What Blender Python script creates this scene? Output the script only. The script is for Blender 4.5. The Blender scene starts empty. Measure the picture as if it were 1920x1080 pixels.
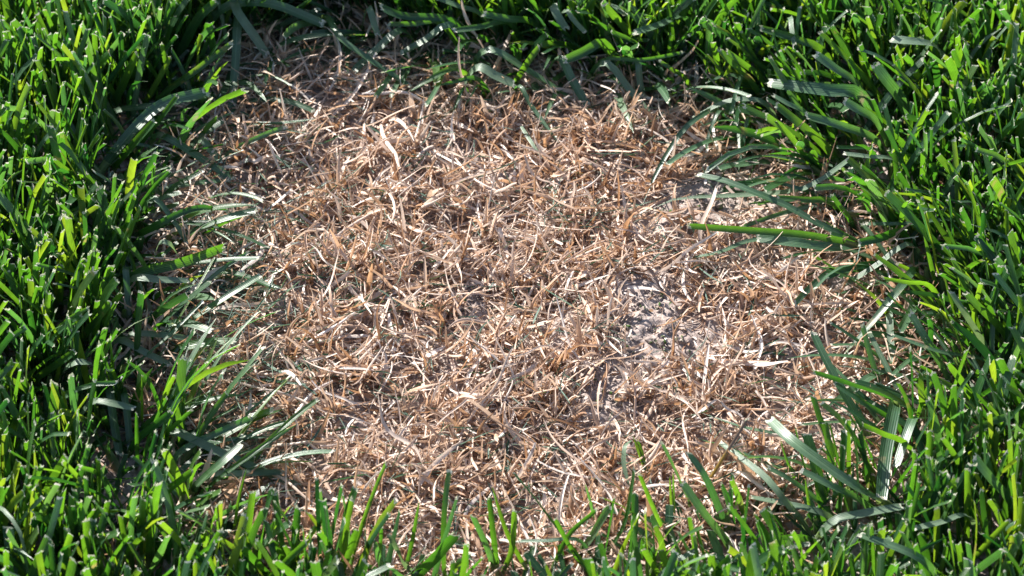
import bpy, math
import numpy as np
from mathutils import Vector

# ------------------------------------------------------------------ camera, sky, sun, exposure
scene = bpy.context.scene
C = scene.collection
R = math.radians
rng = np.random.default_rng(7)

CAM_D, PITCH, FOCAL = 1.5, R(45), 84.0
CAM = np.array([0.0, -CAM_D * math.cos(PITCH), CAM_D * math.sin(PITCH)])
cam_data = bpy.data.cameras.new('camera')
cam_data.lens = FOCAL
cam_data.sensor_width = 36
cam_data.clip_start = 0.05
cam_data.clip_end = 500
cam_data.dof.use_dof = True
cam_data.dof.focus_distance = 1.455
cam_data.dof.aperture_fstop = 13.0
cam = bpy.data.objects.new('camera', cam_data)
cam.location = CAM
cam.rotation_euler = (math.pi / 2 - PITCH, 0, 0)
C.objects.link(cam)
scene.camera = cam

SUN_EL, SUN_AZ = R(35), math.atan2(-0.69, 0.72)      # azimuth clockwise from +Y
world = bpy.data.worlds.new('World')
scene.world = world
world.use_nodes = True
wn = world.node_tree.nodes
sky = wn.new('ShaderNodeTexSky')
sky.sky_type = 'NISHITA'
sky.sun_disc = False
sky.sun_elevation = SUN_EL
sky.sun_rotation = SUN_AZ
wn['Background'].inputs['Strength'].default_value = 0.08
world.node_tree.links.new(sky.outputs[0], wn['Background'].inputs['Color'])

sun_data = bpy.data.lights.new('sun', 'SUN')
sun_data.energy = 5.0
sun_data.angle = R(0.53)
sun_data.color = (1.0, 0.96, 0.91)
sun = bpy.data.objects.new('sun', sun_data)
sun_dir = Vector((math.sin(SUN_AZ) * math.cos(SUN_EL), math.cos(SUN_AZ) * math.cos(SUN_EL), math.sin(SUN_EL)))
sun.rotation_euler = (-sun_dir).to_track_quat('-Z', 'Y').to_euler()
sun.location = sun_dir * 5
C.objects.link(sun)

scene.view_settings.view_transform = 'Standard'
scene.view_settings.look = 'None'
scene.view_settings.exposure = 1.8
scene.view_settings.gamma = 1.0
scene.render.engine = 'CYCLES'
scene.cycles.max_bounces = 8
scene.cycles.diffuse_bounces = 4
scene.cycles.use_denoising = True
scene.cycles.sample_clamp_indirect = 6

# ------------------------------------------------------------------ helpers
FWD = np.array([0.0, math.cos(PITCH), -math.sin(PITCH)])
UPV = np.array([0.0, math.sin(PITCH), math.cos(PITCH)])
TOCAM = -FWD


def px(x, y, z=0.0):
    """Point at height z (metres) on the ray through pixel (x, y) of the 1920x1080 photograph."""
    k = 36.0 / FOCAL / 1920.0
    d = FWD + np.array([1.0, 0, 0]) * ((x - 960) * k) - UPV * ((y - 540) * k)
    return CAM + d * ((z - CAM[2]) / d[2])


def to_px(P):
    d = P - CAM
    w = d @ FWD
    k = FOCAL / 36.0 * 1920.0
    return 960 + d[..., 0] / w * k, 540 - (d @ UPV) / w * k


def smooth(t):
    return t * t * (3 - 2 * t)


_tabs = [np.random.default_rng(100 + i).random((256, 256)) for i in range(4)]


def vnoise(x, y, f, s=0):
    """Value noise in 0..1."""
    tab = _tabs[s % 4]
    x = x * f + 37.3 * s + 1000
    y = y * f + 11.7 * s + 1000
    xi, yi = np.floor(x).astype(int), np.floor(y).astype(int)
    tx, ty = smooth(x - xi), smooth(y - yi)
    a, b = tab[xi % 256, yi % 256], tab[(xi + 1) % 256, yi % 256]
    c, d = tab[xi % 256, (yi + 1) % 256], tab[(xi + 1) % 256, (yi + 1) % 256]
    return (a * (1 - tx) + b * tx) * (1 - ty) + (c * (1 - tx) + d * tx) * ty


# outline of the dead patch: where the living turf is rooted (photo pixels on the ground)
EDGE_PX = [(325, 560), (358, 420), (398, 260), (452, 135), (560, 55), (690, 75), (820, 122), (960, 152), (1110, 170),
           (1270, 192), (1385, 228), (1455, 295), (1535, 372), (1595, 450), (1660, 560), (1690, 690), (1665, 805),
           (1580, 875), (1450, 930), (1310, 978), (1180, 1025), (1020, 1082), (840, 1095), (660, 1070), (530, 1022),
           (432, 960), (388, 870), (332, 780), (292, 670)]
EDGE = np.array([px(x, y)[:2] for x, y in EDGE_PX])


def edge_dist(x, y):
    """Signed distance to the edge of the dead patch (negative inside), and unit vector towards the patch."""
    x, y = np.atleast_1d(x).astype(float), np.atleast_1d(y).astype(float)
    best = np.full(x.shape, 1e9)
    nx, ny = np.zeros_like(x), np.zeros_like(x)
    inside = np.zeros(x.shape, bool)
    n = len(EDGE)
    for i in range(n):
        ax, ay = EDGE[i]
        bx, by = EDGE[(i + 1) % n]
        ex, ey = bx - ax, by - ay
        t = np.clip(((x - ax) * ex + (y - ay) * ey) / (ex * ex + ey * ey), 0, 1)
        qx, qy = ax + t * ex - x, ay + t * ey - y
        d = np.hypot(qx, qy)
        m = d < best
        best[m] = d[m]
        nx[m], ny[m] = qx[m], qy[m]
        cr = ((ay > y) != (by > y)) & (x < (bx - ax) * (y - ay) / (by - ay + 1e-12) + ax)
        inside ^= cr
    l = np.hypot(nx, ny) + 1e-9
    s = np.where(inside, -1.0, 1.0)
    return best * s, nx / l * s, ny / l * s


BARE = [(1215, 625, 92, 74), (1325, 390, 115, 50), (1140, 745, 60, 34), (885, 585, 38, 26), (985, 845, 34, 20), (1380, 830, 70, 26),
        (960, 340, 60, 24), (1480, 655, 40, 30), (800, 650, 36, 24), (1020, 215, 40, 20), (640, 740, 34, 20)]   # bare soil: centre and radii in pixels


def bareness(x, y):
    P = np.stack([np.asarray(x, float), np.asarray(y, float), np.zeros_like(np.asarray(x, float))], -1)
    u, v = to_px(P)
    b = np.zeros_like(u)
    wob = (vnoise(x, y, 60, 1) - 0.5) * 0.9
    for i, (cx, cy, rx, ry) in enumerate(BARE):
        r = np.hypot((u - cx) / rx, (v - cy) / ry) + wob
        b = np.maximum(b, np.clip((1.6 if i < 2 else 1.35) - r, 0, 1) * (1.0 if i < 3 else 0.7))
    return b


def soil_h(x, y):
    h = (vnoise(x, y, 14, 0) - 0.5) * 0.010 + (vnoise(x, y, 45, 1) - 0.5) * 0.007
    h += (vnoise(x, y, 120, 2) - 0.5) * 0.0045
    cl = vnoise(x, y, 230, 3)
    h += np.maximum(cl - 0.45, 0) * 0.0055 + (vnoise(x, y, 420, 0) - 0.5) * 0.0016
    b = bareness(x, y)
    h = h * (1 - 0.55 * b) + 0.0042 * b
    far = np.clip(1.3 - np.hypot(x, y), 0, 1)
    return h * smooth(far)


# ------------------------------------------------------------------ materials
def new_mat(name):
    m = bpy.data.materials.new(name)
    m.use_nodes = True
    nt = m.node_tree
    for n in list(nt.nodes):
        nt.nodes.remove(n)
    out = nt.nodes.new('ShaderNodeOutputMaterial')
    return m, nt, out


def ramp(nt, stops, interp='LINEAR'):
    r = nt.nodes.new('ShaderNodeValToRGB')
    r.color_ramp.interpolation = interp
    el = r.color_ramp.elements
    while len(el) < len(stops):
        el.new(0.5)
    for e, (p, c) in zip(el, stops):
        e.position = p
        e.color = (*c, 1)
    return r


def math_n(nt, op, a, b=None, c=None):
    n = nt.nodes.new('ShaderNodeMath')
    n.operation = op
    for i, v in enumerate((a, b, c)):
        if v is None:
            continue
        if isinstance(v, (int, float)):
            n.inputs[i].default_value = v
        else:
            nt.links.new(v, n.inputs[i])
    return n.outputs[0]


def mix_c(nt, fac, a, b, blend='MIX'):
    n = nt.nodes.new('ShaderNodeMix')
    n.data_type = 'RGBA'
    n.blend_type = blend
    for sock, v in ((n.inputs[0], fac), (n.inputs[6], a), (n.inputs[7], b)):
        if isinstance(v, tuple):
            sock.default_value = (*v, 1)
        elif isinstance(v, (int, float)):
            sock.default_value = v
        else:
            nt.links.new(v, sock)
    return n.outputs[2]


def leaf_material(name, cols, trans_cols, tw, rough, tip=None, base=None, vein=0.25, spec=0.5, spots=None):
    """Leaf of grass: the 'bl' attribute holds across (r), along (g), two random numbers (b, alpha)."""
    m, nt, out = new_mat(name)
    at = nt.nodes.new('ShaderNodeAttribute')
    at.attribute_name = 'bl'
    sep = nt.nodes.new('ShaderNodeSeparateColor')
    nt.links.new(at.outputs['Color'], sep.inputs[0])
    u, v, r1, r2 = sep.outputs[0], sep.outputs[1], sep.outputs[2], at.outputs['Alpha']
    c1 = ramp(nt, cols)
    nt.links.new(r1, c1.inputs[0])
    c2 = ramp(nt, trans_cols)
    nt.links.new(r1, c2.inputs[0])
    # veins run lengthwise: stripes across u, a paler midrib
    st = math_n(nt, 'SINE', math_n(nt, 'MULTIPLY', u, 38.0))
    stv = math_n(nt, 'MULTIPLY_ADD', st, 0.5 * vein, 1 - 0.5 * vein)
    co = nt.nodes.new('ShaderNodeTexCoord')
    noi = nt.nodes.new('ShaderNodeTexNoise')
    noi.inputs['Scale'].default_value = 160
    noi.inputs['Detail'].default_value = 3
    nt.links.new(co.outputs['Object'], noi.inputs['Vector'])
    mott = math_n(nt, 'MULTIPLY_ADD', noi.outputs[0], 0.7, 0.65)
    k = math_n(nt, 'MULTIPLY', stv, mott)
    kk = nt.nodes.new('ShaderNodeCombineColor')
    for i in range(3):
        nt.links.new(k, kk.inputs[i])
    colr = mix_c(nt, 1.0, c1.outputs[0], kk.outputs[0], 'MULTIPLY')
    colt = mix_c(nt, 1.0, c2.outputs[0], kk.outputs[0], 'MULTIPLY')
    mid = math_n(nt, 'LESS_THAN', math_n(nt, 'ABSOLUTE', math_n(nt, 'SUBTRACT', u, 0.5)), 0.045)
    if base:
        bf = math_n(nt, 'SUBTRACT', 1.0, math_n(nt, 'MULTIPLY', v, base[1]))
        bf = math_n(nt, 'MAXIMUM', bf, 0.0)
        colr = mix_c(nt, bf, colr, base[0])
        colt = mix_c(nt, bf, colt, base[0])
    if tip:
        midf = math_n(nt, 'MULTIPLY', mid, 0.35)
        colr = mix_c(nt, midf, colr, tip[2])
        tn = nt.nodes.new('ShaderNodeTexNoise')
        tn.inputs['Scale'].default_value = 700
        nt.links.new(co.outputs['Object'], tn.inputs['Vector'])
        tv = math_n(nt, 'MULTIPLY_ADD', tn.outputs[0], tip[1], v)
        tf = math_n(nt, 'GREATER_THAN', tv, 1.0 + tip[1] * 0.5 - tip[3])
        colr = mix_c(nt, tf, colr, tip[0])
        colt = mix_c(nt, tf, colt, tip[0])
    if spots:
        sn = nt.nodes.new('ShaderNodeTexNoise')
        sn.inputs['Scale'].default_value = 90
        sn.inputs['Detail'].default_value = 4
        nt.links.new(co.outputs['Object'], sn.inputs['Vector'])
        sf = ramp(nt, [(0.60, (0, 0, 0)), (0.72, (1, 1, 1))])
        nt.links.new(sn.outputs[0], sf.inputs[0])
        sfac = math_n(nt, 'MULTIPLY', sf.outputs[0], math_n(nt, 'GREATER_THAN', r2, spots[1]))
        colr = mix_c(nt, sfac, colr, spots[0])
        colt = mix_c(nt, sfac, colt, spots[0])
    bump = nt.nodes.new('ShaderNodeBump')
    bump.inputs['Strength'].default_value = 0.35
    bump.inputs['Distance'].default_value = 0.0004
    nt.links.new(math_n(nt, 'ADD', math_n(nt, 'MULTIPLY', st, 0.5), noi.outputs[0]), bump.inputs['Height'])
    p = nt.nodes.new('ShaderNodeBsdfPrincipled')
    p.inputs['Roughness'].default_value = rough
    p.inputs['Specular IOR Level'].default_value = spec
    nt.links.new(colr, p.inputs['Base Color'])
    nt.links.new(bump.outputs[0], p.inputs['Normal'])
    t = nt.nodes.new('ShaderNodeBsdfTranslucent')
    nt.links.new(colt, t.inputs['Color'])
    mx = nt.nodes.new('ShaderNodeMixShader')
    mx.inputs[0].default_value = tw
    nt.links.new(p.outputs[0], mx.inputs[1])
    nt.links.new(t.outputs[0], mx.inputs[2])
    nt.links.new(mx.outputs[0], out.inputs[0])
    return m


GREEN = leaf_material(
    'green_leaf',
    [(0.0, (0.014, 0.052, 0.022)), (0.45, (0.024, 0.078, 0.028)), (0.8, (0.040, 0.102, 0.030)), (1.0, (0.07, 0.13, 0.03))],
    [(0.0, (0.028, 0.145, 0.012)), (0.4, (0.092, 0.285, 0.012)), (0.75, (0.185, 0.40, 0.014)), (1.0, (0.31, 0.46, 0.02))],
    0.40, 0.36, tip=((0.38, 0.40, 0.30), 0.06, (0.10, 0.19, 0.07), 0.010), base=((0.20, 0.26, 0.11), 6.0), vein=0.4, spec=0.5,
    spots=((0.30, 0.24, 0.07), 0.88))
WAXY = leaf_material(
    'waxy_leaf',
    [(0.0, (0.036, 0.085, 0.040)), (0.5, (0.055, 0.115, 0.055)), (1.0, (0.095, 0.16, 0.080))],
    [(0.0, (0.07, 0.24, 0.04)), (0.5, (0.12, 0.34, 0.04)), (1.0, (0.20, 0.42, 0.06))],
    0.34, 0.38, tip=((0.55, 0.52, 0.42), 0.06, (0.20, 0.30, 0.17), 0.015), vein=0.35, spec=0.75,
    spots=((0.30, 0.26, 0.14), 0.8))
PALE = leaf_material(  # base colour lightened to carry sun sheen on level blades
    'pale_leaf',
    [(0.0, (0.075, 0.125, 0.075)), (1.0, (0.125, 0.18, 0.115))],
    [(0.0, (0.20, 0.34, 0.10)), (1.0, (0.28, 0.42, 0.14))],
    0.30, 0.44, tip=((0.5, 0.46, 0.38), 0.05, (0.17, 0.23, 0.15), 0.01), vein=0.22, spec=0.5)
STRAW = leaf_material(
    'straw',
    [(0.0, (0.25, 0.145, 0.095)), (0.2, (0.47, 0.275, 0.165)), (0.42, (0.61, 0.42, 0.30)), (0.68, (0.68, 0.53, 0.425)), (0.88, (0.75, 0.63, 0.54)), (1.0, (0.80, 0.71, 0.635))],
    [(0.0, (0.30, 0.15, 0.07)), (0.3, (0.60, 0.34, 0.165)), (0.7, (0.68, 0.48, 0.335)), (1.0, (0.72, 0.56, 0.43))],
    0.30, 0.42, vein=0.35, spec=0.55, spots=((0.26, 0.16, 0.11), 0.72))
CLIP = leaf_material(
    'wilted_clipping',
    [(0.0, (0.030, 0.080, 0.050)), (0.6, (0.060, 0.130, 0.085)), (1.0, (0.15, 0.22, 0.14))],
    [(0.0, (0.05, 0.17, 0.05)), (1.0, (0.14, 0.26, 0.08))],
    0.25, 0.45, vein=0.3, spec=0.5)
BROWN = leaf_material(
    'browning_leaf',
    [(0.0, (0.26, 0.19, 0.05)), (1.0, (0.26, 0.19, 0.05))],
    [(0.0, (0.40, 0.26, 0.06)), (1.0, (0.40, 0.26, 0.06))],
    0.3, 0.5, tip=((0.20, 0.14, 0.10), 0.3, (0.3, 0.2, 0.08), 0.35), base=((0.38, 0.42, 0.04), 2.5), vein=0.3)


def soil_material():
    m, nt, out = new_mat('dry_soil')
    co = nt.nodes.new('ShaderNodeTexCoord')
    n1 = nt.nodes.new('ShaderNodeTexNoise')
    n1.inputs['Scale'].default_value = 55
    n1.inputs['Detail'].default_value = 8
    n1.inputs['Roughness'].default_value = 0.65
    nt.links.new(co.outputs['Object'], n1.inputs['Vector'])
    n2 = nt.nodes.new('ShaderNodeTexNoise')
    n2.inputs['Scale'].default_value = 480
    n2.inputs['Detail'].default_value = 5
    nt.links.new(co.outputs['Object'], n2.inputs['Vector'])
    r = ramp(nt, [(0.25, (0.21, 0.17, 0.152)), (0.5, (0.315, 0.262, 0.238)), (0.72, (0.385, 0.33, 0.302))])
    nt.links.new(n1.outputs[0], r.inputs[0])
    r2 = ramp(nt, [(0.3, (0.55, 0.52, 0.5)), (0.7, (1.1, 1.08, 1.05))])
    nt.links.new(n2.outputs[0], r2.inputs[0])
    col = mix_c(nt, 1.0, r.outputs[0], r2.outputs[0], 'MULTIPLY')
    # beyond the plot that is built blade by blade, distant turf takes over
    ln = nt.nodes.new('ShaderNodeVectorMath')
    ln.operation = 'LENGTH'
    nt.links.new(co.outputs['Object'], ln.inputs[0])
    n3 = nt.nodes.new('ShaderNodeTexNoise')
    n3.inputs['Scale'].default_value = 18
    n3.inputs['Detail'].default_value = 6
    nt.links.new(co.outputs['Object'], n3.inputs['Vector'])
    g = ramp(nt, [(0.3, (0.025, 0.06, 0.012)), (0.7, (0.08, 0.15, 0.03))])
    nt.links.new(n3.outputs[0], g.inputs[0])
    ff = ramp(nt, [(0.42, (0, 0, 0)), (0.5, (1, 1, 1))])
    nt.links.new(math_n(nt, 'MULTIPLY', ln.outputs['Value'], 0.5), ff.inputs[0])
    col = mix_c(nt, ff.outputs[0], col, g.outputs[0])
    b = nt.nodes.new('ShaderNodeBump')
    b.inputs['Strength'].default_value = 0.6
    b.inputs['Distance'].default_value = 0.0012
    nt.links.new(n2.outputs[0], b.inputs['Height'])
    p = nt.nodes.new('ShaderNodeBsdfPrincipled')
    p.inputs['Roughness'].default_value = 0.92
    p.inputs['Specular IOR Level'].default_value = 0.2
    nt.links.new(col, p.inputs['Base Color'])
    nt.links.new(b.outputs[0], p.inputs['Normal'])
    nt.links.new(p.outputs[0], out.inputs[0])
    return m


TIP = leaf_material('frayed_tip', [(0.0, (0.26, 0.30, 0.21)), (1.0, (0.48, 0.47, 0.38))], [(0.0, (0.45, 0.48, 0.30)), (1.0, (0.55, 0.55, 0.38))], 0.35, 0.5, vein=0.2)
SHEATH = leaf_material('sheath', [(0.0, (0.10, 0.17, 0.06)), (1.0, (0.20, 0.25, 0.10))], [(0.0, (0.2, 0.36, 0.06)), (1.0, (0.3, 0.42, 0.1))], 0.3, 0.4, base=((0.34, 0.34, 0.22), 2.0))


SOIL = soil_material()


# ------------------------------------------------------------------ mesh building
def mesh_from(name, V, F, A, mat, mat2=None, second=None):
    me = bpy.data.meshes.new(name)
    F = np.asarray(F, np.int32)
    nf, k = F.shape
    me.vertices.add(len(V))
    me.vertices.foreach_set('co', np.ascontiguousarray(V, np.float32).ravel())
    me.loops.add(nf * k)
    me.loops.foreach_set('vertex_index', F.ravel())
    me.polygons.add(nf)
    me.polygons.foreach_set('loop_start', np.arange(0, nf * k, k, dtype=np.int32))
    me.polygons.foreach_set('loop_total', np.full(nf, k, np.int32))
    me.polygons.foreach_set('use_smooth', np.ones(nf, bool))
    me.update(calc_edges=True)
    if A is not None:
        a = me.attributes.new('bl', 'FLOAT_COLOR', 'POINT')
        a.data.foreach_set('color', np.ascontiguousarray(A, np.float32).ravel())
    me.materials.append(mat)
    if mat2 is not None:
        me.materials.append(mat2)
        me.polygons.foreach_set('material_index', np.asarray(second, np.int32))
    return me


def link(name, me, parent=None, loc=None, **props):
    o = bpy.data.objects.new(name, me)
    C.objects.link(o)
    if parent is not None:
        o.parent = parent
    if loc is not None:
        o.location = loc
    for k, v in props.items():
        if v:
            o[k] = v
    return o


def unit(v):
    return v / (np.linalg.norm(v, axis=-1, keepdims=True) + 1e-12)


_face_cache = {}


def strip_faces(n, na):
    if (n, na) not in _face_cache:
        i, j = np.meshgrid(np.arange(n - 1), np.arange(na - 1), indexing='ij')
        a = i * na + j
        _face_cache[n, na] = np.stack([a, a + 1, a + na + 1, a + na], -1).reshape(-1, 4)
    return _face_cache[n, na]


def strips(P, W, N, curl, na, r1, r2, jag):
    """B leaves at once. P (B,n,3) centre lines from root to tip, W (B,n) widths, N (B,n,3) the way the upper face looks,
    curl (B,) how far the leaf is rolled into a gutter (radians), jag (B,) roughness of the cut end in metres."""
    B, n, _ = P.shape
    T = np.empty_like(P)
    T[:, 1:-1] = P[:, 2:] - P[:, :-2]
    T[:, 0] = P[:, 1] - P[:, 0]
    T[:, -1] = P[:, -1] - P[:, -2]
    T = unit(T)
    S = unit(np.cross(T, N))
    U = np.cross(S, T)
    us = np.linspace(-1, 1, na)
    th = us[None, :] * np.maximum(curl, 0.02)[:, None]
    cx = np.sin(th) / np.maximum(curl, 0.02)[:, None]
    cz = (1 - np.cos(th)) / np.maximum(curl, 0.02)[:, None]
    hw = W[..., None] * 0.5
    V = P[:, :, None, :] + S[:, :, None, :] * (hw * cx[:, None, :])[..., None] + U[:, :, None, :] * (hw * cz[:, None, :])[..., None]
    if jag is not None:
        j = (rng.random((B, na)) - 0.5) * jag[:, None] + (us[None, :] * (rng.random((B, 1)) - 0.5)) * jag[:, None] * 1.5
        V[:, -1] += T[:, -1, None, :] * j[..., None]
    A = np.empty((B, n, na, 4))
    A[..., 0] = (us * 0.5 + 0.5)[None, None, :]
    A[..., 1] = np.linspace(0, 1, n)[None, :, None]
    A[..., 2] = r1[:, None, None]
    A[..., 3] = r2[:, None, None]
    return V.reshape(B, n * na, 3), A.reshape(B, n * na, 4), strip_faces(n, na)


def grow(base, L, tilt0, bend, az, azturn, n, powr=1.6, wob=None):
    """Centre lines: start at base with tilt0 from upright towards azimuth az, bending by `bend` and turning by `azturn`."""
    s = np.linspace(0, 1, n)
    t = tilt0[:, None] + bend[:, None] * s[None, :] ** powr
    a = az[:, None] + azturn[:, None] * s[None, :]
    if wob is not None:
        k = 5 + 4 * rng.random((len(L), 1))
        a = a + wob[:, None] * np.sin(s[None, :] * k + 6 * rng.random((len(L), 1)))
        t = t + 0.5 * wob[:, None] * np.sin(s[None, :] * (k + 2) + 6 * rng.random((len(L), 1)))
    d = np.stack([np.sin(t) * np.cos(a), np.sin(t) * np.sin(a), np.cos(t)], -1)
    st = d[:, :-1] * (L / (n - 1))[:, None, None]
    P = np.concatenate([np.zeros((len(L), 1, 3)), np.cumsum(st, 1)], 1) + base[:, None, :]
    N = -np.stack([np.cos(t) * np.cos(a), np.cos(t) * np.sin(a), -np.sin(t)], -1)
    return P, N, d


def spin(N, d, ang):
    """Rotate N about d by ang (B,n)."""
    c, s = np.cos(ang)[..., None], np.sin(ang)[..., None]
    return N * c + np.cross(d, N) * s


def merge(parts):
    """[(V (B,m,3), A, F)] -> one vertex, attribute and face list."""
    Vs, As, Fs, off = [], [], [], 0
    for V, A, F in parts:
        B, m, _ = V.shape
        Vs.append(V.reshape(-1, 3))
        As.append(A.reshape(-1, 4))
        Fs.append((F[None] + (np.arange(B) * m)[:, None, None] + off).reshape(-1, 4))
        off += B * m
    return np.concatenate(Vs), np.concatenate(As), np.concatenate(Fs)


def tube(P, rad, sides=6, r1=0.5):
    """Short round sheath round the centre line P, closed at the top."""
    P, rad = np.asarray(P, float), np.asarray(rad, float)
    n = len(P)
    T = unit(np.gradient(P, axis=0))
    S = unit(np.cross(T, np.array([0.3, 1.0, 0.1])))
    U = np.cross(T, S)
    a = np.linspace(0, 2 * np.pi, sides + 1)
    V = P[:, None] + rad[:, None, None] * (S[:, None] * np.cos(a)[None, :, None] + U[:, None] * np.sin(a)[None, :, None])
    A = np.empty((n, sides + 1, 4))
    A[..., 0] = (a / (2 * np.pi))[None]
    A[..., 1] = np.linspace(0, 1, n)[:, None]
    A[..., 2] = r1
    A[..., 3] = 0.2
    return V.reshape(-1, 3), strip_faces(n, sides + 1), A.reshape(-1, 4)


def fray(V, na):
    """The torn fibres at the cut end of a leaf whose rows hold na points: a comb of uneven teeth."""
    rows = V.reshape(-1, na, 3)
    a, d = rows[-1], unit(rows[-1] - rows[-2])
    k = 7
    t = np.linspace(0, 1, k)
    E = np.stack([np.interp(t, np.linspace(0, 1, na), a[:, c]) for c in range(3)], -1)
    D = np.stack([np.interp(t, np.linspace(0, 1, na), d[:, c]) for c in range(3)], -1)
    ln = rng.random(k) ** 1.5 * 0.0020 + 0.0003
    ln[::2] *= 0.35
    lo = E - D * 0.0005
    hi = E + D * ln[:, None] + rng.normal(0, 0.00025, (k, 3))
    W = np.concatenate([lo, hi]) + np.array([0, 0, 0.00006])
    F = np.array([[i, i + 1, k + i + 1, k + i] for i in range(k - 1)])
    A = np.full((2 * k, 4), 0.5)
    A[:, 2] = rng.random()
    return W, F, A


# ------------------------------------------------------------------ ground
def build_ground():
    def axis(lo, hi, step):
        core = np.arange(lo, hi + step / 2, step)
        out = []
        d = step
        x = 0.0
        while x < 120:
            d *= 1.35
            x += d
            out.append(x)
        out = np.array(out)
        return np.concatenate([lo - out[::-1], core, hi + out])
    xs = axis(-0.46, 0.46, 0.0015)
    ys = axis(-0.36, 0.46, 0.0015)
    X, Y = np.meshgrid(xs, ys, indexing='ij')
    b = bareness(X, Y)
    Z = soil_h(X, Y)
    Z = Z + b * (np.maximum(vnoise(X, Y, 150, 2) - 0.4, 0) * 0.0032 + np.maximum(vnoise(X, Y, 330, 1) - 0.45, 0) * 0.0026)
    V = np.stack([X, Y, Z], -1).reshape(-1, 3)
    nx, ny = len(xs), len(ys)
    i, j = np.meshgrid(np.arange(nx - 1), np.arange(ny - 1), indexing='ij')
    a = i * ny + j
    F = np.stack([a, a + ny, a + ny + 1, a + 1], -1).reshape(-1, 4)
    me = mesh_from('ground', V, F, None, SOIL)
    g = link('ground', me, kind='structure', label='dry pinkish grey crumbly soil under the lawn and dead straw')
    return g


ground = build_ground()


# soil clods lying in the bare spots: each one a piece of the ground
def clod_mesh(seed):
    r = np.random.default_rng(seed)
    import bmesh
    bm = bmesh.new()
    bmesh.ops.create_icosphere(bm, subdivisions=2, radius=1)
    ph = r.random((4, 3)) * 6
    k = r.random((4, 3)) * 3 + 1.2
    for v in bm.verts:
        c = np.array(v.co)
        f = 1 + sum(0.13 * math.sin(float(c @ k[q]) * (1 + q) + ph[q, 0]) for q in range(4))
        v.co = Vector(c * f * np.array([1, 0.85, 0.7]))
    me = bpy.data.meshes.new('clod')
    bm.to_mesh(me)
    bm.free()
    me.materials.append(SOIL)
    return me


clod_meshes = [clod_mesh(i) for i in range(7)]
n_cl = 0
while n_cl < 120:
    k = rng.choice(len(BARE), p=np.array([30, 26, 14, 6, 4, 5, 4, 4, 3, 2, 2]) / 100)
    cx, cy, rx, ry = BARE[k]
    a, r = rng.random() * 6.28, math.sqrt(rng.random())
    p = px(cx + rx * r * math.cos(a), cy + ry * r * math.sin(a))
    if bareness(p[0:1], p[1:2])[0] < 0.15:
        continue
    s = 0.0011 + 0.0030 * rng.random() ** 3
    o = link('clod', clod_meshes[n_cl % 7], ground, (p[0], p[1], float(soil_h(p[0:1], p[1:2])[0]) + s * 0.35 + 0.001))
    o.scale = (s * (0.8 + 0.5 * rng.random()), s * (0.8 + 0.5 * rng.random()), s * (0.8 + 0.3 * rng.random()))
    o.rotation_euler = tuple(rng.random(3) * 6.28)
    n_cl += 1


# ------------------------------------------------------------------ blades that can be told apart in the photograph
# (points tip -> root as pixel x, pixel y, height in mm), width in pixels, look, label
#   look: b lit through, standing; f flopped, upper face up; p pale, sun sheen put into the colour, upper face up; s stem-like; w brown
HERO = []


def H(pts, w, look, label=None, cut=True, root=True, plant=None):
    HERO.append((pts, w, look, label, cut, root, plant))


# --- behind the straw, shaded end
H([(500, 103, 22), (470, 58, 38), (443, 18, 46), (436, -20, 40)], 16, 'p', 'pale folded blade with shining blunt tip hanging over the darkest shaded straw')
H([(433, 215, 10), (441, 120, 22), (447, 33, 36)], 16, 'f', 'long dark blue-green blade hanging straight down beside the pale folded blade')
H([(433, 83, 52), (370, 130, 38), (305, 178, 18)], 12, 'b', 'straight bright green blade reaching out towards the darkest shaded straw')
H([(257, 102, 60), (235, 150, 35), (212, 200, 10)], 14, 'b', 'stout yellow-green cut stem leaning out of the shading turf', )
H([(385, 172, 36), (290, 205, 40), (190, 320, 14)], 21, 'f', 'broad sun-flecked blue-green blade arching out of the shading turf')
H([(393, 178, 30), (300, 197, 30), (213, 210, 18)], 13, 'f', 'sun-flecked grey-green blade lying under the broad arching one')
H([(290, 227, 50), (253, 268, 33), (217, 310, 12)], 14, 'b')
H([(333, 180, 52), (300, 224, 34), (267, 267, 14)], 10, 'b')
H([(320, 107, 56), (297, 150, 36), (273, 192, 14)], 10, 'b')
H([(405, 2, 58), (370, 37, 44), (333, 112, 12)], 17, 'b', 'wide bright green blade at the top of the shading turf')
H([(437, 337, 9), (377, 297, 15), (297, 253, 22)], 14, 'f', 'dark teal blade lying flat across the shaded straw edge')
H([(415, 302, 14), (397, 284, 18), (377, 263, 22)], 13, 'p', 'short blade with a gleaming white tip beside the shaded straw')
H([(408, 220, 34), (388, 240, 22), (367, 262, 8)], 9, 'b')
H([(430, 337, 9), (360, 345, 12), (293, 357, 12)], 10, 'f')
H([(177, 323, 52), (205, 340, 42), (233, 358, 26)], 8, 'f')
H([(605, 45, 34), (500, 6, 46), (410, 22, 40)], 18, 'f', 'broad teal blade bowed over the top of the shaded straw')
H([(708, 65, 30), (700, 40, 38), (690, 15, 42)], 12, 'p')
H([(660, 137, 14), (705, 95, 26), (755, 57, 34)], 17, 'f')
H([(770, 163, 13), (690, 110, 28), (640, 73, 36), (610, 30, 30)], 12, 'f', 'long thin teal blade slanting down across the shaded straw')
H([(715, 13, 52), (757, 30, 48), (853, 41, 36)], 14, 'b')
H([(730, 45, 44), (780, 44, 42), (827, 43, 36)], 10, 'b')
H([(813, -5, 50), (860, 12, 46), (907, 32, 36)], 12, 'f')
H([(907, 27, 54), (955, 36, 48), (1003, 45, 34)], 14, 'b')
H([(853, 57, 46), (905, 50, 44), (957, 43, 36)], 12, 'b')
H([(753, 100, 22), (800, 74, 32), (847, 48, 38)], 16, 'f')
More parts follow.
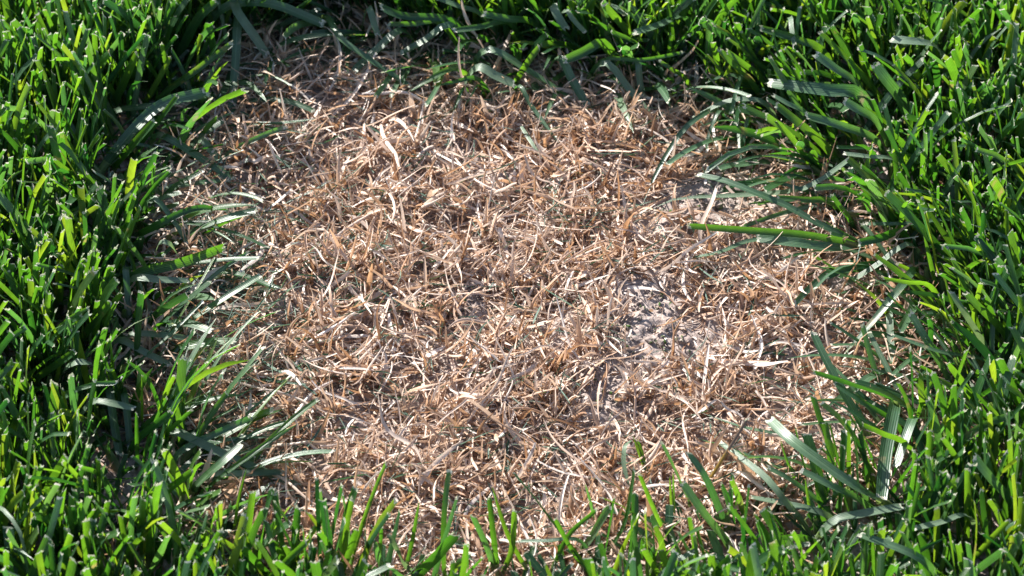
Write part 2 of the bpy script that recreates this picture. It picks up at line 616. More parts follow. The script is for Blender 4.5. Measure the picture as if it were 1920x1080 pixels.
H([(763, 175, 25), (800, 153, 31), (860, 127, 32)], 12, 'b', 'glowing green pointed blade sweeping low over the straw from the drooping verge', False)
H([(810, 162, 26), (855, 153, 30), (897, 148, 28)], 9, 'b', None, False)
H([(963, 158, 30), (930, 143, 34), (893, 128, 36)], 17, 'p', 'broad pale grey blade with square cut end lying above the straw')
H([(1010, 90, 52), (990, 116, 38), (973, 141, 20)], 12, 'b')
H([(1100, 197, 10), (1072, 150, 24), (1047, 108, 34)], 17, 'f', 'wide dark teal blade drooping onto the straw from the verge')
H([(1220, 218, 12), (1180, 167, 22), (1133, 117, 34)], 13, 'p', 'grey-green blade with sunlit lower half drooping onto the straw')
H([(1067, 183, 12), (990, 133, 26), (913, 93, 34)], 15, 'f')
H([(1047, 267, 8), (997, 200, 15), (973, 160, 24)], 9, 'f', 'slender dark green blade trailing farthest down onto the sunlit straw', False)
H([(1060, 112, 46), (1095, 97, 46), (1133, 82, 40)], 18, 'b')
H([(1280, 98, 40), (1205, 112, 40), (1130, 113, 32)], 8, 'b')
H([(1190, 62, 48), (1235, 48, 48), (1285, 33, 40)], 16, 'f')
H([(1133, 8, 60), (1152, 30, 50), (1172, 55, 34)], 14, 'b')
H([(1060, 52, 42), (1046, 32, 48), (1033, 12, 48)], 15, 'p')
H([(1097, 60, 44), (1077, 40, 50), (1057, 22, 50)], 9, 'p')
H([(1237, 115, 40), (1260, 130, 34), (1285, 147, 22)], 8, 'b')
H([(1203, 178, 14), (1199, 145, 26), (1195, 112, 34)], 12, 'f')
H([(1205, 382, 9), (1237, 312, 20), (1280, 245, 30), (1318, 215, 30), (1345, 205, 22)], 10, 'f', 'long narrow dark green blade slanting from the turf far into the straw', False)
H([(847, 217, 14), (858, 190, 20), (871, 163, 24)], 7, 'b', None, False)
H([(870, 200, 16), (884, 180, 22), (898, 159, 26)], 6, 'b', None, False)
H([(1017, 297, 12), (998, 270, 14), (977, 237, 12)], 7, 'p', 'short whitish green blade lying loose in the sunlit straw', False, False)
# --- beyond the bare soil: long blades and the turf behind them
H([(1443, 157, 44), (1500, 164, 48), (1557, 171, 46), (1612, 178, 38)], 25, 'f', 'very broad ribbed blue-grey blade with ragged cut end above the straw corner')
H([(1300, 222, 18), (1357, 192, 34), (1408, 186, 36), (1440, 200, 28)], 11, 'p', 'pale arched blade stooping over the straw corner')
H([(1350, 93, 56), (1378, 121, 46), (1410, 153, 28)], 12, 'b')
H([(1363, 97, 56), (1393, 119, 46), (1426, 146, 28)], 11, 'b')
H([(1457, 197, 50), (1500, 232, 40), (1540, 266, 26), (1573, 309, 6)], 15, 'b', 'stout bright green shoot rising over the straw from its rooted base')
H([(1450, 180, 50), (1480, 197, 46), (1513, 216, 36)], 12, 'f')
H([(1513, 217, 48), (1570, 234, 42), (1640, 262, 24)], 16, 'f')
H([(1530, 103, 58), (1568, 131, 50), (1610, 163, 36)], 18, 'f', 'broad grey-green blade with clean cut tip leaning over the ribbed blade')
H([(1540, 60, 62), (1577, 97, 52), (1613, 135, 40), (1650, 182, 20)], 12, 'b')
H([(1427, 53, 52), (1493, 73, 50), (1545, 98, 40)], 14, 'b')
H([(1583, 190, 52), (1612, 208, 46), (1643, 229, 34)], 18, 'f')
H([(1640, 123, 60), (1664, 155, 50), (1690, 190, 34)], 24, 'f')
H([(1673, 74, 58), (1703, 77, 60), (1735, 81, 56), (1760, 95, 46)], 18, 'p', 'flat whitish blade lying level on top of the mown turf')
H([(1583, 288, 46), (1630, 294, 46), (1682, 304, 38)], 9, 'p')
H([(1383, 330, 9), (1392, 275, 20), (1403, 218, 30)], 8, 'b', None, False)
H([(1322, 300, 10), (1330, 250, 22), (1350, 207, 30)], 8, 'f', None, False)
H([(1490, 85, 48), (1485, 60, 52), (1480, 33, 50)], 9, 'p')
H([(1225, 390, 13), (1275, 372, 20), (1425, 364, 25), (1512, 352, 30), (1575, 312, 32), (1610, 290, 24)], 11, 'p', 'longest pale green blade stretched level above the bare soil', False)
H([(1310, 328, 34), (1362, 340, 38), (1412, 360, 38), (1475, 386, 34), (1535, 420, 28), (1612, 458, 14)], 13, 'f', 'long teal blade crossing over the longest pale blade')
H([(1291, 423, 24), (1413, 432, 27), (1520, 441, 27), (1613, 462, 14)], 14, 'b', 'thick folded green blade pointing at the bare soil')
H([(1422, 447, 21), (1465, 452, 24), (1520, 459, 24), (1613, 473, 12)], 17, 'f', 'broad blade with tattered papery underside below the thick folded blade')
H([(1293, 484, 10), (1347, 474, 14), (1413, 450, 19), (1520, 446, 18)], 9, 'f', 'narrow blade dipping its cut end into straw beside the thick folded blade')
H([(1392, 425, 14), (1467, 400, 18), (1530, 384, 22), (1570, 365, 22)], 8, 'f')
H([(1458, 371, 36), (1510, 375, 36), (1562, 380, 28)], 12, 'b')
H([(1560, 366, 48), (1575, 387, 38), (1592, 410, 22)], 9, 'b')
H([(1580, 537, 12), (1640, 500, 22), (1707, 457, 32)], 12, 'p', 'grey-green blade slanting down so its tip touches the straw')
H([(1597, 523, 40), (1640, 557, 30), (1668, 595, 8)], 8, 'b', None, False)
H([(1580, 667, 9), (1633, 607, 26), (1687, 540, 34), (1715, 505, 26)], 15, 'f', 'bold dark green pointed blade leaning down onto sunlit straw', False)
H([(1653, 520, 46), (1700, 528, 44), (1745, 536, 34)], 11, 'b')
H([(1673, 690, 9), (1670, 640, 13), (1667, 588, 18)], 13, 'p')
H([(1617, 610, 38), (1630, 660, 24), (1647, 718, 6)], 10, 'f')
H([(1527, 697, 44), (1600, 720, 38), (1672, 748, 18)], 12, 'b', 'bright green shoot jutting over the straw with a yellowish base')
H([(1707, 587, 46), (1740, 643, 34), (1775, 706, 12)], 14, 'f')
H([(1670, 627, 42), (1763, 660, 36), (1842, 674, 20)], 9, 'f')
H([(1810, 550, 58), (1842, 582, 46), (1884, 624, 24)], 14, 'b')
H([(1730, 427, 58), (1742, 480, 38), (1757, 542, 10)], 8, 'b', None, False)
H([(1623, 420, 32), (1700, 420, 34), (1793, 415, 30)], 9, 'f')
H([(1612, 455, 38), (1650, 446, 36), (1692, 433, 28)], 16, 'b')
H([(1783, 547, 56), (1810, 590, 44), (1842, 640, 24)], 11, 'p')
# --- sunlit turf with broad pale blades
H([(1443, 787, 46), (1493, 833, 48), (1600, 910, 36), (1668, 949, 12)], 21, 'f', 'broadest dark green blade arching across the straw with an angled cut tip')
H([(1503, 883, 44), (1560, 912, 38), (1618, 943, 22)], 15, 'f', 'blue-green blade lying parallel below the broadest arching blade')
H([(1350, 830, 26), (1430, 890, 30), (1467, 933, 26), (1513, 990, 8)], 12, 'p', 'slim pale blade curving through the straw from sunlit turf')
H([(1317, 775, 12), (1390, 800, 16), (1470, 819, 14)], 7, 'f', None, False)
H([(1400, 787, 46), (1340, 883, 24), (1310, 925, 5)], 8, 'w', 'half brown withered blade standing at a slant over the straw')
H([(1290, 850, 50), (1323, 897, 36), (1362, 990, 6)], 14, 'f')
H([(1280, 907, 46), (1317, 960, 32), (1362, 1016, 10)], 18, 'f')
H([(1652, 935, 22), (1660, 850, 26), (1677, 760, 26)], 25, 'f', 'very broad grey-green blade lying flat with visible ribs')
H([(1682, 872, 24), (1696, 828, 28), (1712, 785, 28)], 18, 'f')
H([(1567, 720, 40), (1620, 755, 34), (1680, 795, 20)], 10, 'b')
H([(1617, 795, 44), (1655, 812, 40), (1700, 832, 26)], 12, 'b')
H([(1463, 823, 46), (1475, 860, 28), (1492, 900, 6)], 7, 'b', None, False)
H([(1440, 877, 36), (1487, 903, 30), (1556, 960, 10)], 10, 'f')
H([(1410, 933, 18), (1513, 953, 20), (1558, 972, 14)], 13, 'p')
H([(1692, 950, 26), (1625, 962, 26), (1560, 979, 22)], 17, 'p', 'pale blade with brown scorched streaks lying level among upright ones')
H([(1613, 1003, 54), (1713, 1040, 52), (1755, 1080, 36)], 15, 'f', 'smooth blue-green blade arched over the mown turf beside the sunlit straw')
H([(1717, 990, 40), (1765, 979, 42), (1815, 967, 36)], 12, 'p')
H([(1510, 897, 46), (1515, 930, 28), (1521, 970, 6)], 7, 'b', None, False)
H([(1827, 857, 56), (1858, 897, 46), (1893, 940, 28)], 16, 'f')
H([(1890, 977, 60), (1860, 1008, 44), (1825, 1046, 20)], 11, 'b')
# --- thin fringe in front of the straw
H([(923, 912, 62), (953, 1003, 34), (1000, 1088, 2)], 9, 'b', 'lone fan-shaped green shoot of four splayed blades before the straw', False, plant='fan')
H([(918, 933, 60), (927, 1020, 30), (933, 1088, 2)], 11, 'b', plant='fan')
H([(887, 967, 52), (914, 1027, 26), (930, 1080, 2)], 12, 'f', plant='fan')
H([(965, 958, 56), (960, 1030, 26), (940, 1080, 2)], 11, 'b', plant='fan')
H([(786, 940, 60), (772, 1020, 28), (757, 1082, 2)], 8, 'b', 'slim glowing upright blade standing alone before the straw', False)
H([(853, 1003, 48), (815, 1045, 30), (772, 1088, 6)], 21, 'b', 'broad bright double-ribbed blade leaning over at the front of straw')
H([(730, 1003, 36), (745, 1030, 28), (760, 1058, 14)], 10, 'p')
H([(700, 1017, 44), (710, 1050, 28), (722, 1086, 8)], 16, 'f')
H([(715, 990, 52), (714, 1020, 34), (713, 1052, 12)], 7, 'b')
H([(668, 993, 50), (655, 1035, 28), (638, 1078, 4)], 12, 'b')
H([(968, 1015, 20), (1025, 1014, 24), (1085, 1013, 22)], 8, 'f')
H([(1042, 973, 52), (1068, 1022, 28), (1098, 1070, 4)], 10, 'b')
H([(1117, 957, 56), (1067, 1003, 34), (1030, 1080, 2)], 9, 'b', 'thin yellowish blade bent over near its tip at the front fringe')
H([(1190, 883, 66), (1172, 980, 34), (1143, 1030, 8)], 9, 'b', 'tallest upright blade of the front fringe with squared tip')
H([(1200, 890, 60), (1222, 943, 36), (1243, 990, 10)], 9, 'b')
H([(1143, 950, 48), (1125, 980, 34), (1105, 1014, 16)], 14, 'f')
H([(1097, 907, 40), (1106, 938, 26), (1115, 970, 10)], 6, 'f', None, False)
H([(1207, 1030, 46), (1223, 1056, 32), (1241, 1084, 14)], 12, 'b')
H([(1240, 830, 58), (1262, 875, 40), (1300, 962, 4)], 10, 'f')
H([(1187, 817, 26), (1198, 845, 16), (1214, 888, 0)], 8, 'b', 'small new shoot with a whitish drooping leaf sprouting alone from straw', False, plant='new')
H([(1194, 822, 26), (1201, 838, 20), (1208, 868, 8)], 9, 'b', None, False, plant='new')
H([(1180, 912, 12), (1170, 872, 20), (1172, 838, 26), (1184, 826, 24)], 9, 'p', None, False, False, plant='new')
H([(1256, 893, 40), (1258, 930, 22), (1261, 968, 4)], 5, 'b', None, False)
H([(1262, 885, 44), (1263, 925, 26), (1265, 970, 4)], 5, 'b', None, False)
# --- turf around the green clippings
H([(430, 394, 24), (367, 390, 36), (293, 423, 27), (250, 447, 8)], 13, 'b', 'gracefully arched green blade pointing over the shaded straw', False)
H([(340, 489, 22), (322, 460, 36), (303, 453, 40), (293, 470, 26)], 10, 'p', 'small curled-over blade with silvery bent tip')
H([(420, 463, 26), (333, 494, 28), (247, 519, 24)], 19, 'b', 'broad blade striped by shadows jutting level towards the clippings')
H([(353, 527, 26), (300, 525, 30), (247, 524, 26)], 15, 'p', 'pale glossy square-ended blade jutting level below the striped one')
H([(243, 613, 6), (239, 555, 20), (236, 500, 30)], 12, 'f', 'sun-flecked teal blade hanging straight down below the pale glossy one')
H([(350, 457, 16), (327, 417, 26), (285, 370, 34)], 10, 'f')
H([(352, 634, 18), (300, 628, 24), (240, 630, 22)], 12, 'p')
H([(317, 684, 16), (272, 661, 24), (222, 638, 24)], 13, 'p', 'grey-green blade with silvery tip slanting down onto clippings')
H([(207, 567, 56), (182, 600, 40), (155, 635, 18)], 14, 'b')
H([(115, 497, 58), (115, 530, 38), (115, 568, 14)], 13, 'b')
H([(140, 660, 52), (105, 685, 38), (67, 712, 16)], 14, 'b')
H([(173, 683, 44), (148, 678, 50), (125, 690, 40), (112, 712, 20)], 14, 'p')
H([(250, 766, 38), (212, 757, 42), (168, 757, 36)], 13, 'p', 'light green flat-tipped blade lying level beyond the mown tufts')
H([(267, 705, 64), (267, 750, 36), (267, 795, 8)], 6, 'b', 'thin glowing blade standing perfectly upright by the clippings')
H([(225, 853, 10), (214, 790, 20), (206, 725, 28)], 16, 'f')
H([(244, 840, 10), (240, 790, 20), (233, 732, 28)], 13, 'f')
H([(453, 835, 40), (413, 871, 32), (370, 910, 14)], 18, 'f', 'broad grey-green blade angled over the straw beside a longer needle-like one')
H([(547, 795, 46), (470, 853, 34), (388, 917, 12)], 9, 'b', 'long straight needle-like green blade pointing over the open straw', False)
H([(557, 911, 10), (480, 878, 16), (400, 842, 22), (320, 808, 22)], 15, 'p', 'long pale blue-green blade lying flat on the straw with rounded tip')
H([(530, 885, 15), (460, 888, 18), (390, 892, 16)], 13, 'p', 'flat grey-green blade crossing under the needle-like blade')
H([(470, 783, 26), (410, 810, 26), (335, 850, 18)], 12, 'f')
H([(510, 819, 18), (455, 822, 20), (400, 832, 16)], 8, 'f', None, False)
H([(462, 880, 56), (446, 945, 32), (437, 1016, 2)], 6, 'b', 'very thin wavy upright blade standing clear of the turf', False)
H([(257, 777, 56), (257, 820, 34), (257, 870, 8)], 8, 'b')
H([(320, 773, 50), (292, 796, 40), (258, 824, 22)], 13, 'b')
H([(357, 770, 50), (336, 790, 40), (312, 812, 22)], 9, 'b')
H([(360, 883, 46), (339, 900, 36), (315, 920, 20)], 13, 'b')
H([(53, 1085, 34), (42, 1010, 56), (18, 968, 60), (-12, 950, 50)], 7, 'p', 'thin whitish blade arched like a bow over the mown turf')
H([(457, 1027, 48), (478, 1048, 36), (503, 1074, 16)], 19, 'b', 'short broad bright blade with slanted cut at the straw corner')
H([(317, 1005, 54), (302, 1036, 38), (285, 1072, 14)], 16, 'f')


def settle(pts):
    """Blades that hang over the straw rest close to it."""
    out = []
    for x, y, z in pts:
        q = px(x, y, z / 1000.0)
        e = float(edge_dist(q[0], q[1])[0][0])
        k = np.clip(-e / 0.02, 0, 1) if y < 880 else 0.0
        out.append((x, y, max(z * (1 - 0.12 * k), min(z, 15))))
    return out


def spline(pts, n):
    """Catmull-Rom through the points, n samples evenly spaced."""
    p = np.array(pts)
    p = np.concatenate([[2 * p[0] - p[1]], p, [2 * p[-1] - p[-2]]])
    out = []
    for i in range(1, len(p) - 2):
        t = np.linspace(0, 1, 12, endpoint=False)[:, None]
        a, b, c, d = p[i - 1], p[i], p[i + 1], p[i + 2]
        out.append(0.5 * (2 * b + (c - a) * t + (2 * a - 5 * b + 4 * c - d) * t ** 2 + (3 * b - a - 3 * c + d) * t ** 3))
    q = np.concatenate(out + [p[-2:-1]])
    s = np.concatenate([[0], np.cumsum(np.linalg.norm(np.diff(q, axis=0), axis=1))])
    t = np.linspace(0, s[-1], n)
    return np.stack([np.interp(t, s, q[:, k]) for k in range(3)], -1)


def crumbs(n):
    """Fine soil crumbs on the bare spots: too small to pick apart."""
    oct_v = np.array([[1, 0, 0], [-1, 0, 0], [0, 1, 0], [0, -1, 0], [0, 0, 1], [0, 0, -1]], float)
    oct_f = np.array([[0, 2, 4], [2, 1, 4], [1, 3, 4], [3, 0, 4], [2, 0, 5], [1, 2, 5], [3, 1, 5], [0, 3, 5]])
    k = rng.choice(len(BARE), n, p=np.array([30, 26, 12, 6, 4, 6, 5, 4, 3, 2, 2]) / 100)
    bb = np.array(BARE, float)[k]
    a, r = rng.random(n) * 6.283, np.sqrt(rng.random(n)) * 1.15
    q = np.array([px(x, y) for x, y in zip(bb[:, 0] + bb[:, 2] * r * np.cos(a), bb[:, 1] + bb[:, 3] * r * np.sin(a))])
    s_ = 0.00035 + 0.0011 * rng.random(n) ** 2.5
    V = oct_v[None] * (0.7 + 0.6 * rng.random((n, 6, 1))) * s_[:, None, None]
    V = V + rng.normal(0, 0.25, (n, 6, 3)) * s_[:, None, None]
    V += np.stack([q[:, 0], q[:, 1], soil_h(q[:, 0], q[:, 1]) + 0.0002 + 0.0010 * rng.random(n)], -1)[:, None]
    F_ = (oct_f[None] + 6 * np.arange(n)[:, None, None]).reshape(-1, 3)
    link('soil_crumbs', mesh_from('soil_crumbs', V.reshape(-1, 3), F_, None, SOIL), kind='stuff', label='fine grey crumbs of dry soil on the bare spots', category='soil')


crumbs(2200)

# how far the single blades are from the lens, on a coarse grid: turf that would bury them is left out
MASK = np.full((270, 480), -1.0)


def mark_heroes():
    for pts, w, look, label, cut, root, plant in HERO:
        pts = settle(pts)
        P = spline([px(x, y, z / 1000.0) for x, y, z in pts], 60)
        u, v = to_px(P)
        dep = (P - CAM) @ FWD
        for a, b, q in zip(u, v, dep):
            r = (w * 0.5 + 3) / 4
            x0, x1 = int(max(0, a / 4 - r)), int(min(479, a / 4 + r))
            y0, y1 = int(max(0, b / 4 - r)), int(min(269, b / 4 + r))
            if x1 >= x0 and y1 >= y0:
                MASK[y0:y1 + 1, x0:x1 + 1] = np.maximum(MASK[y0:y1 + 1, x0:x1 + 1], q)


mark_heroes()


def buries(V):
    """For leaves V (..., m, 3): share of the points that stand in front of a single blade."""
    u, v = to_px(V)
    i, j = np.clip(v / 4, 0, 269).astype(int), np.clip(u / 4, 0, 479).astype(int)
    ok = (u > 0) & (u < 1920) & (v > 0) & (v < 1080)
    return (ok & ((V - CAM) @ FWD < MASK[i, j] - 0.002)).mean(-1)


# ------------------------------------------------------------------ living lawn: tufts
def jitter_grid(x0, x1, y0, y1, step):
    xs, ys = np.arange(x0, x1, step), np.arange(y0, y1, step)
    X, Y = np.meshgrid(xs, ys)
    X = X + (np.arange(len(ys)) % 2)[:, None] * step / 2
    X = X.ravel() + (rng.random(X.size) - 0.5) * step * 0.95
    Y = Y.ravel() + (rng.random(Y.size) - 0.5) * step * 0.95
    return X, Y


X, Y = jitter_grid(-0.46, 0.46, -0.36, 0.46, 0.0180)
ed, ex, ey = edge_dist(X, Y)
keep = ed > 0.002 + 0.012 * rng.random(len(X))
keep &= ~((ed < 0.05) & (rng.random(len(X)) < np.where((X < -0.12) | (Y > 0.12), 0.05, np.where(Y < -0.15, 0.4, 0.2))))
X, Y, ed, ex, ey = X[keep], Y[keep], ed[keep], ex[keep], ey[keep]
# extra tufts added along the sunward rim to deepen its shade on the straw
Xd, Yd = jitter_grid(-0.46, 0.46, -0.36, 0.46, 0.021)
dd, dx, dy = edge_dist(Xd, Yd)
kd = (dd > 0.014) & (dd < 0.075) & (((Xd < -0.12) & (Yd > -0.12)) | ((Yd > 0.1) & (Xd < 0.1)))
X, Y, ed, ex, ey = [np.concatenate(q) for q in ((X, Xd[kd]), (Y, Yd[kd]), (ed, dd[kd]), (ex, dx[kd]), (ey, dy[kd]))]


def make_tuft_blades(x, y, e, exx, eyy, nb, n=7, na=3):
    """All leaves of B tufts with nb leaves each; returns (B, nb, ...) arrays."""
    B = len(x)
    rep = lambda q: np.repeat(q, nb)
    bx = rep(x) + rng.normal(0, 0.0055, B * nb)
    by = rep(y) + rng.normal(0, 0.0055, B * nb)
    base = np.stack([bx, by, soil_h(bx, by) - 0.002], -1)
    fr = np.exp(-np.maximum(rep(e), 0) / 0.028)                 # 1 at the edge of the dead patch
    to = np.arctan2(rep(eyy), rep(exx))
    az = rng.random(B * nb) * 2 * np.pi
    pull = rng.random(B * nb) < (0.25 + 0.65 * fr)
    az = np.where(pull, to + rng.normal(0, 0.6, B * nb), az)
    # turf on the far side of the bare soil and round the lower corner leans well over towards the straw
    side = np.clip((rep(x) - 0.13) / 0.06, 0, 1) * np.clip((rep(y) + 0.16) / 0.08, 0, 1) * np.exp(-np.maximum(rep(e), 0) / 0.12)
    side = np.maximum(side, 0.4 * np.clip(-(rep(x) + 0.12) / 0.05, 0, 1) * np.clip((-rep(y) - 0.04) / 0.06, 0, 1) * np.exp(-np.maximum(rep(e), 0) / 0.05))
    go = rng.random(B * nb) < 0.8 * side
    az = np.where(go, to + rng.normal(0, 0.45, B * nb), az)
    # turf behind the patch (farther from the camera) flops down, turf in front of it stands up
    front = np.clip(-rep(y) / 0.2, 0, 1)
    tilt0 = np.abs(rng.normal(0.15, 0.17, B * nb)) + fr * (0.55 - 0.4 * front) * rng.random(B * nb)
    bend = np.abs(rng.normal(0.16, 0.32, B * nb)) + fr * (0.9 - 0.7 * front) * rng.random(B * nb)
    tilt0 = tilt0 + np.where(go, 0.45 * rng.random(B * nb), 0)
    bend = bend + np.where(go, 0.3 * rng.random(B * nb), 0)
    flop = rng.random(B * nb) < 0.15
    bend = np.where(flop, bend + 0.9 * rng.random(B * nb), bend)
    mow = 0.062 + 0.010 * vnoise(bx, by, 12, 2) + rng.normal(0, 0.0045, B * nb) - 0.018 * front * fr
    corner = np.clip(-(bx + 0.06) / 0.06, 0, 1) * np.clip((by + 0.02) / 0.08, 0, 1) * np.exp(-np.maximum(rep(e), 0) / 0.05)
    mow = mow + 0.022 * corner  # turf raised at this corner to lengthen its shade on the straw
    L0 = 0.056 + 0.040 * rng.random(B * nb) + 0.014 * fr + 0.018 * corner
    short = rng.random(B * nb) < 0.25
    L0 = np.where(short, L0 * (0.45 + 0.4 * rng.random(B * nb)), L0)
    Lc = mow / np.maximum(np.cos(np.minimum(tilt0 + bend * 0.38, 1.45)), 0.15)
    L = np.minimum(L0, Lc)
    cut = (L0 >= Lc * 0.8) | (rng.random(B * nb) < 0.35)
    azt = rng.normal(0, 0.35, B * nb)
    P, N, d = grow(base, L, tilt0, bend, az, azt, n)
    P[..., 2] = np.maximum(P[..., 2], soil_h(P[..., 0], P[..., 1]) + 0.003 * np.linspace(0, 1, n)[None])
    tw = rng.random(B * nb) * 2 * np.pi
    tw = np.where(tilt0 + bend > 0.7, rng.normal(0, 0.5, B * nb), tw)
    ang = tw[:, None] + rng.normal(0, 0.9, B * nb)[:, None] * np.linspace(0, 1, n)[None]
    N = spin(N, d, ang)
    w = np.clip(rng.normal(0.0039, 0.0012, B * nb), 0.0016, 0.0075)
    s = np.linspace(0, 1, n)
    prof_c = np.interp(s, [0, 0.15, 0.5, 0.9, 1], [0.55, 0.8, 1.0, 0.96, 0.93])
    prof_p = np.interp(s, [0, 0.15, 0.5, 0.8, 0.93, 1], [0.6, 0.85, 1.0, 0.75, 0.42, 0.06])
    W = w[:, None] * np.where(cut[:, None], prof_c, prof_p)
    curl = np.clip(rng.normal(0.75, 0.35, B * nb), 0.1, 1.5)
    r1 = np.clip(rep(rng.normal(0.50, 0.17, B)) + rng.normal(0, 0.24, B * nb), 0, 1)
    V, A, F = strips(P, W, N, curl, na, r1, rng.random(B * nb), np.where(cut, 0.0016, 0.0))
    return V.reshape(B, nb, -1, 3), A.reshape(B, nb, -1, 4), F, cut.reshape(B, nb), L.reshape(B, nb)


NB = 7
Z0 = soil_h(X, Y)
V, A, F, CUT, Ls = make_tuft_blades(X, Y, ed, ex, ey, NB)
u_top, v_top = to_px(V[:, :, -2, :])
inframe = ((u_top > 5) & (u_top < 1915) & (v_top > 5) & (v_top < 1075)).mean(1)
order = np.argsort(-(inframe + np.where(inframe > 0.4, 0.9 * np.exp(-np.maximum(ed, 0) / 0.05) - Y * 1.2, 0)))
N_TUFT = 270
sel = [i for i in order if inframe[i] > 0.4][:N_TUFT]
selset = set(int(i) for i in sel)


def side_of(x, y):
    """Which flank of the dead patch, told by the light and by the things there."""
    u, v = to_px(np.array([x, y, 0.03]))
    if v < 200 and 380 < u < 1350:
        return 'in the verge drooping onto shaded straw', 0
    if u > 1200 and v < 520:
        return 'behind the long blades over bare soil', 1
    if u > 1250:
        return 'in sunlit turf around broad pale blades', 2
    if u < 620 and v < 560:
        return 'in thick turf that shades the straw', 3
    if u < 620:
        return 'in thick turf before the green clippings', 4
    return 'in thin fringe around the fan-shaped shoot', 5


COUNT = {1: 'one', 2: 'two', 3: 'three', 4: 'four', 5: 'five', 6: 'six', 7: 'seven', 8: 'eight'}
bury = buries(V)
waxy = ((V[:, :, -2, 2] < V[:, :, V.shape[2] // 2, 2] + 0.012) & (rng.random(V.shape[:2]) < 0.75)) | (rng.random(V.shape[:2]) < 0.14)
for i in sel:
    good = [b for b in range(NB) if bury[i, b] < 0.12]
    good = good[:int(rng.integers(5, 8))]
    if not good:
        continue
    nb = len(good)
    base = np.array([X[i], Y[i], Z0[i] - 0.002])
    hgt = float(V[i, good, :, 2].max())
    hue = float(A[i, good, 0, 2].mean())
    place, zi = side_of(X[i], Y[i])
    tips = V[i, good][:, -2] - base
    lean = np.linalg.norm(tips.mean(0)[:2])
    spr = tips[:, :2].std(0).max()
    pose = 'leaning' if lean > 0.017 else ('splayed' if spr > 0.016 else 'upright')
    size = 'short' if hgt < 0.050 else ('tall' if hgt > 0.062 else 'mid-height')
    hw = 'deep green' if hue < 0.36 else ('yellowish green' if hue > 0.56 else 'bright green')
    t = link('grass_tuft', None, None, base,
             label='%s %s %s %s-bladed tuft %s %s' % (size, pose, hw, COUNT[nb], 'edging the straw' if ed[i] < 0.03 else 'deep in lawn', place),
             category='grass tuft', group='mown tufts ' + place)
    t.empty_display_size = 0.01
    top = np.array([0, 0, 0.02]) + 0.35 * np.append(tips.mean(0)[:2], 0)
    link('sheath', mesh_from('sheath', *tube(np.linspace([0, 0, 0], top, 4), [0.0030, 0.0028, 0.0022, 0.0012], 6, rng.random()), SHEATH), t)
    for b in good:
        bl = link('blade', mesh_from('blade', V[i, b] - base, F, A[i, b], WAXY if waxy[i, b] else GREEN), t)
        if CUT[i, b]:
            W_, F_, A_ = fray(V[i, b] - base, 3)
            link('cut_tip', mesh_from('cut_tip', W_, F_, A_, TIP), bl)
rest = np.array([i for i in range(len(X)) if i not in selset])
sub = bury[rest] < 0.12
parts = [(V[rest][sub], A[rest][sub], F)]
# finer filler shoots low between the tufts, and the lawn going on outside the picture
Xf, Yf = jitter_grid(-0.46, 0.46, -0.36, 0.46, 0.0245)
e2, fx, fy = edge_dist(Xf, Yf)
k = (e2 > 0.008)
V2, A2, F2, _, _ = make_tuft_blades(Xf[k], Yf[k], e2[k], fx[k], fy[k], 3, n=6)
V2[..., 2] = V2[..., 2] * 0.72
ok2 = buries(V2) < 0.12
parts.append((V2[ok2], A2[ok2], F2))
# short sheath stubble at the foot of the turf, tinted darker to deepen shaded gaps
Xf, Yf = jitter_grid(-0.46, 0.46, -0.36, 0.46, 0.0125)
e2, fx, fy = edge_dist(Xf, Yf)
k = (e2 > 0.012)
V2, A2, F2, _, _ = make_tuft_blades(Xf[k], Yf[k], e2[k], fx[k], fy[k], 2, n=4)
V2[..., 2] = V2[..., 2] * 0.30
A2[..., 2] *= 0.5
ok2 = buries(V2) < 0.5
parts.append((V2[ok2], A2[ok2], F2))
Xf, Yf = jitter_grid(-1.0, 1.0, -0.8, 1.0, 0.021)
k = (np.abs(Xf) > 0.46) | (Yf < -0.36) | (Yf > 0.46)
Xf, Yf = Xf[k], Yf[k]
V3, A3, F3, _, _ = make_tuft_blades(Xf, Yf, np.full(len(Xf), 0.5), np.ones(len(Xf)), np.zeros(len(Xf)), 5, n=5)
parts.append((V3.reshape(-1, V3.shape[2], 3), A3.reshape(-1, V3.shape[2], 4), F3))
V4, A4, F4 = merge(parts)
wx = (A4[F4[:, 0], 3] < 0.24).astype(np.int32)
link('lawn_grass', mesh_from('lawn_grass', V4, F4, A4, GREEN, WAXY, wx), kind='stuff', label='thick mown green turf surrounding the patch of dead straw', category='grass')


# ------------------------------------------------------------------ dead patch: straw
def in_patch(n, margin=0.02, bare_power=1.0):
    out = []
    while len(out) < n:
        x = rng.uniform(EDGE[:, 0].min() - margin, EDGE[:, 0].max() + margin, 4 * n)
        y = rng.uniform(EDGE[:, 1].min() - margin, EDGE[:, 1].max() + margin, 4 * n)
        e, _, _ = edge_dist(x, y)
        ok = e < margin * rng.random(4 * n)
        b = bareness(x, y)
        ok &= rng.random(4 * n) > b * bare_power
        clump = vnoise(x, y, 38, 3) * 0.6 + vnoise(x, y, 90, 2) * 0.4
        ok &= rng.random(4 * n) < 0.05 + 1.35 * clump
        out += list(zip(x[ok], y[ok]))
    return np.array(out[:n])


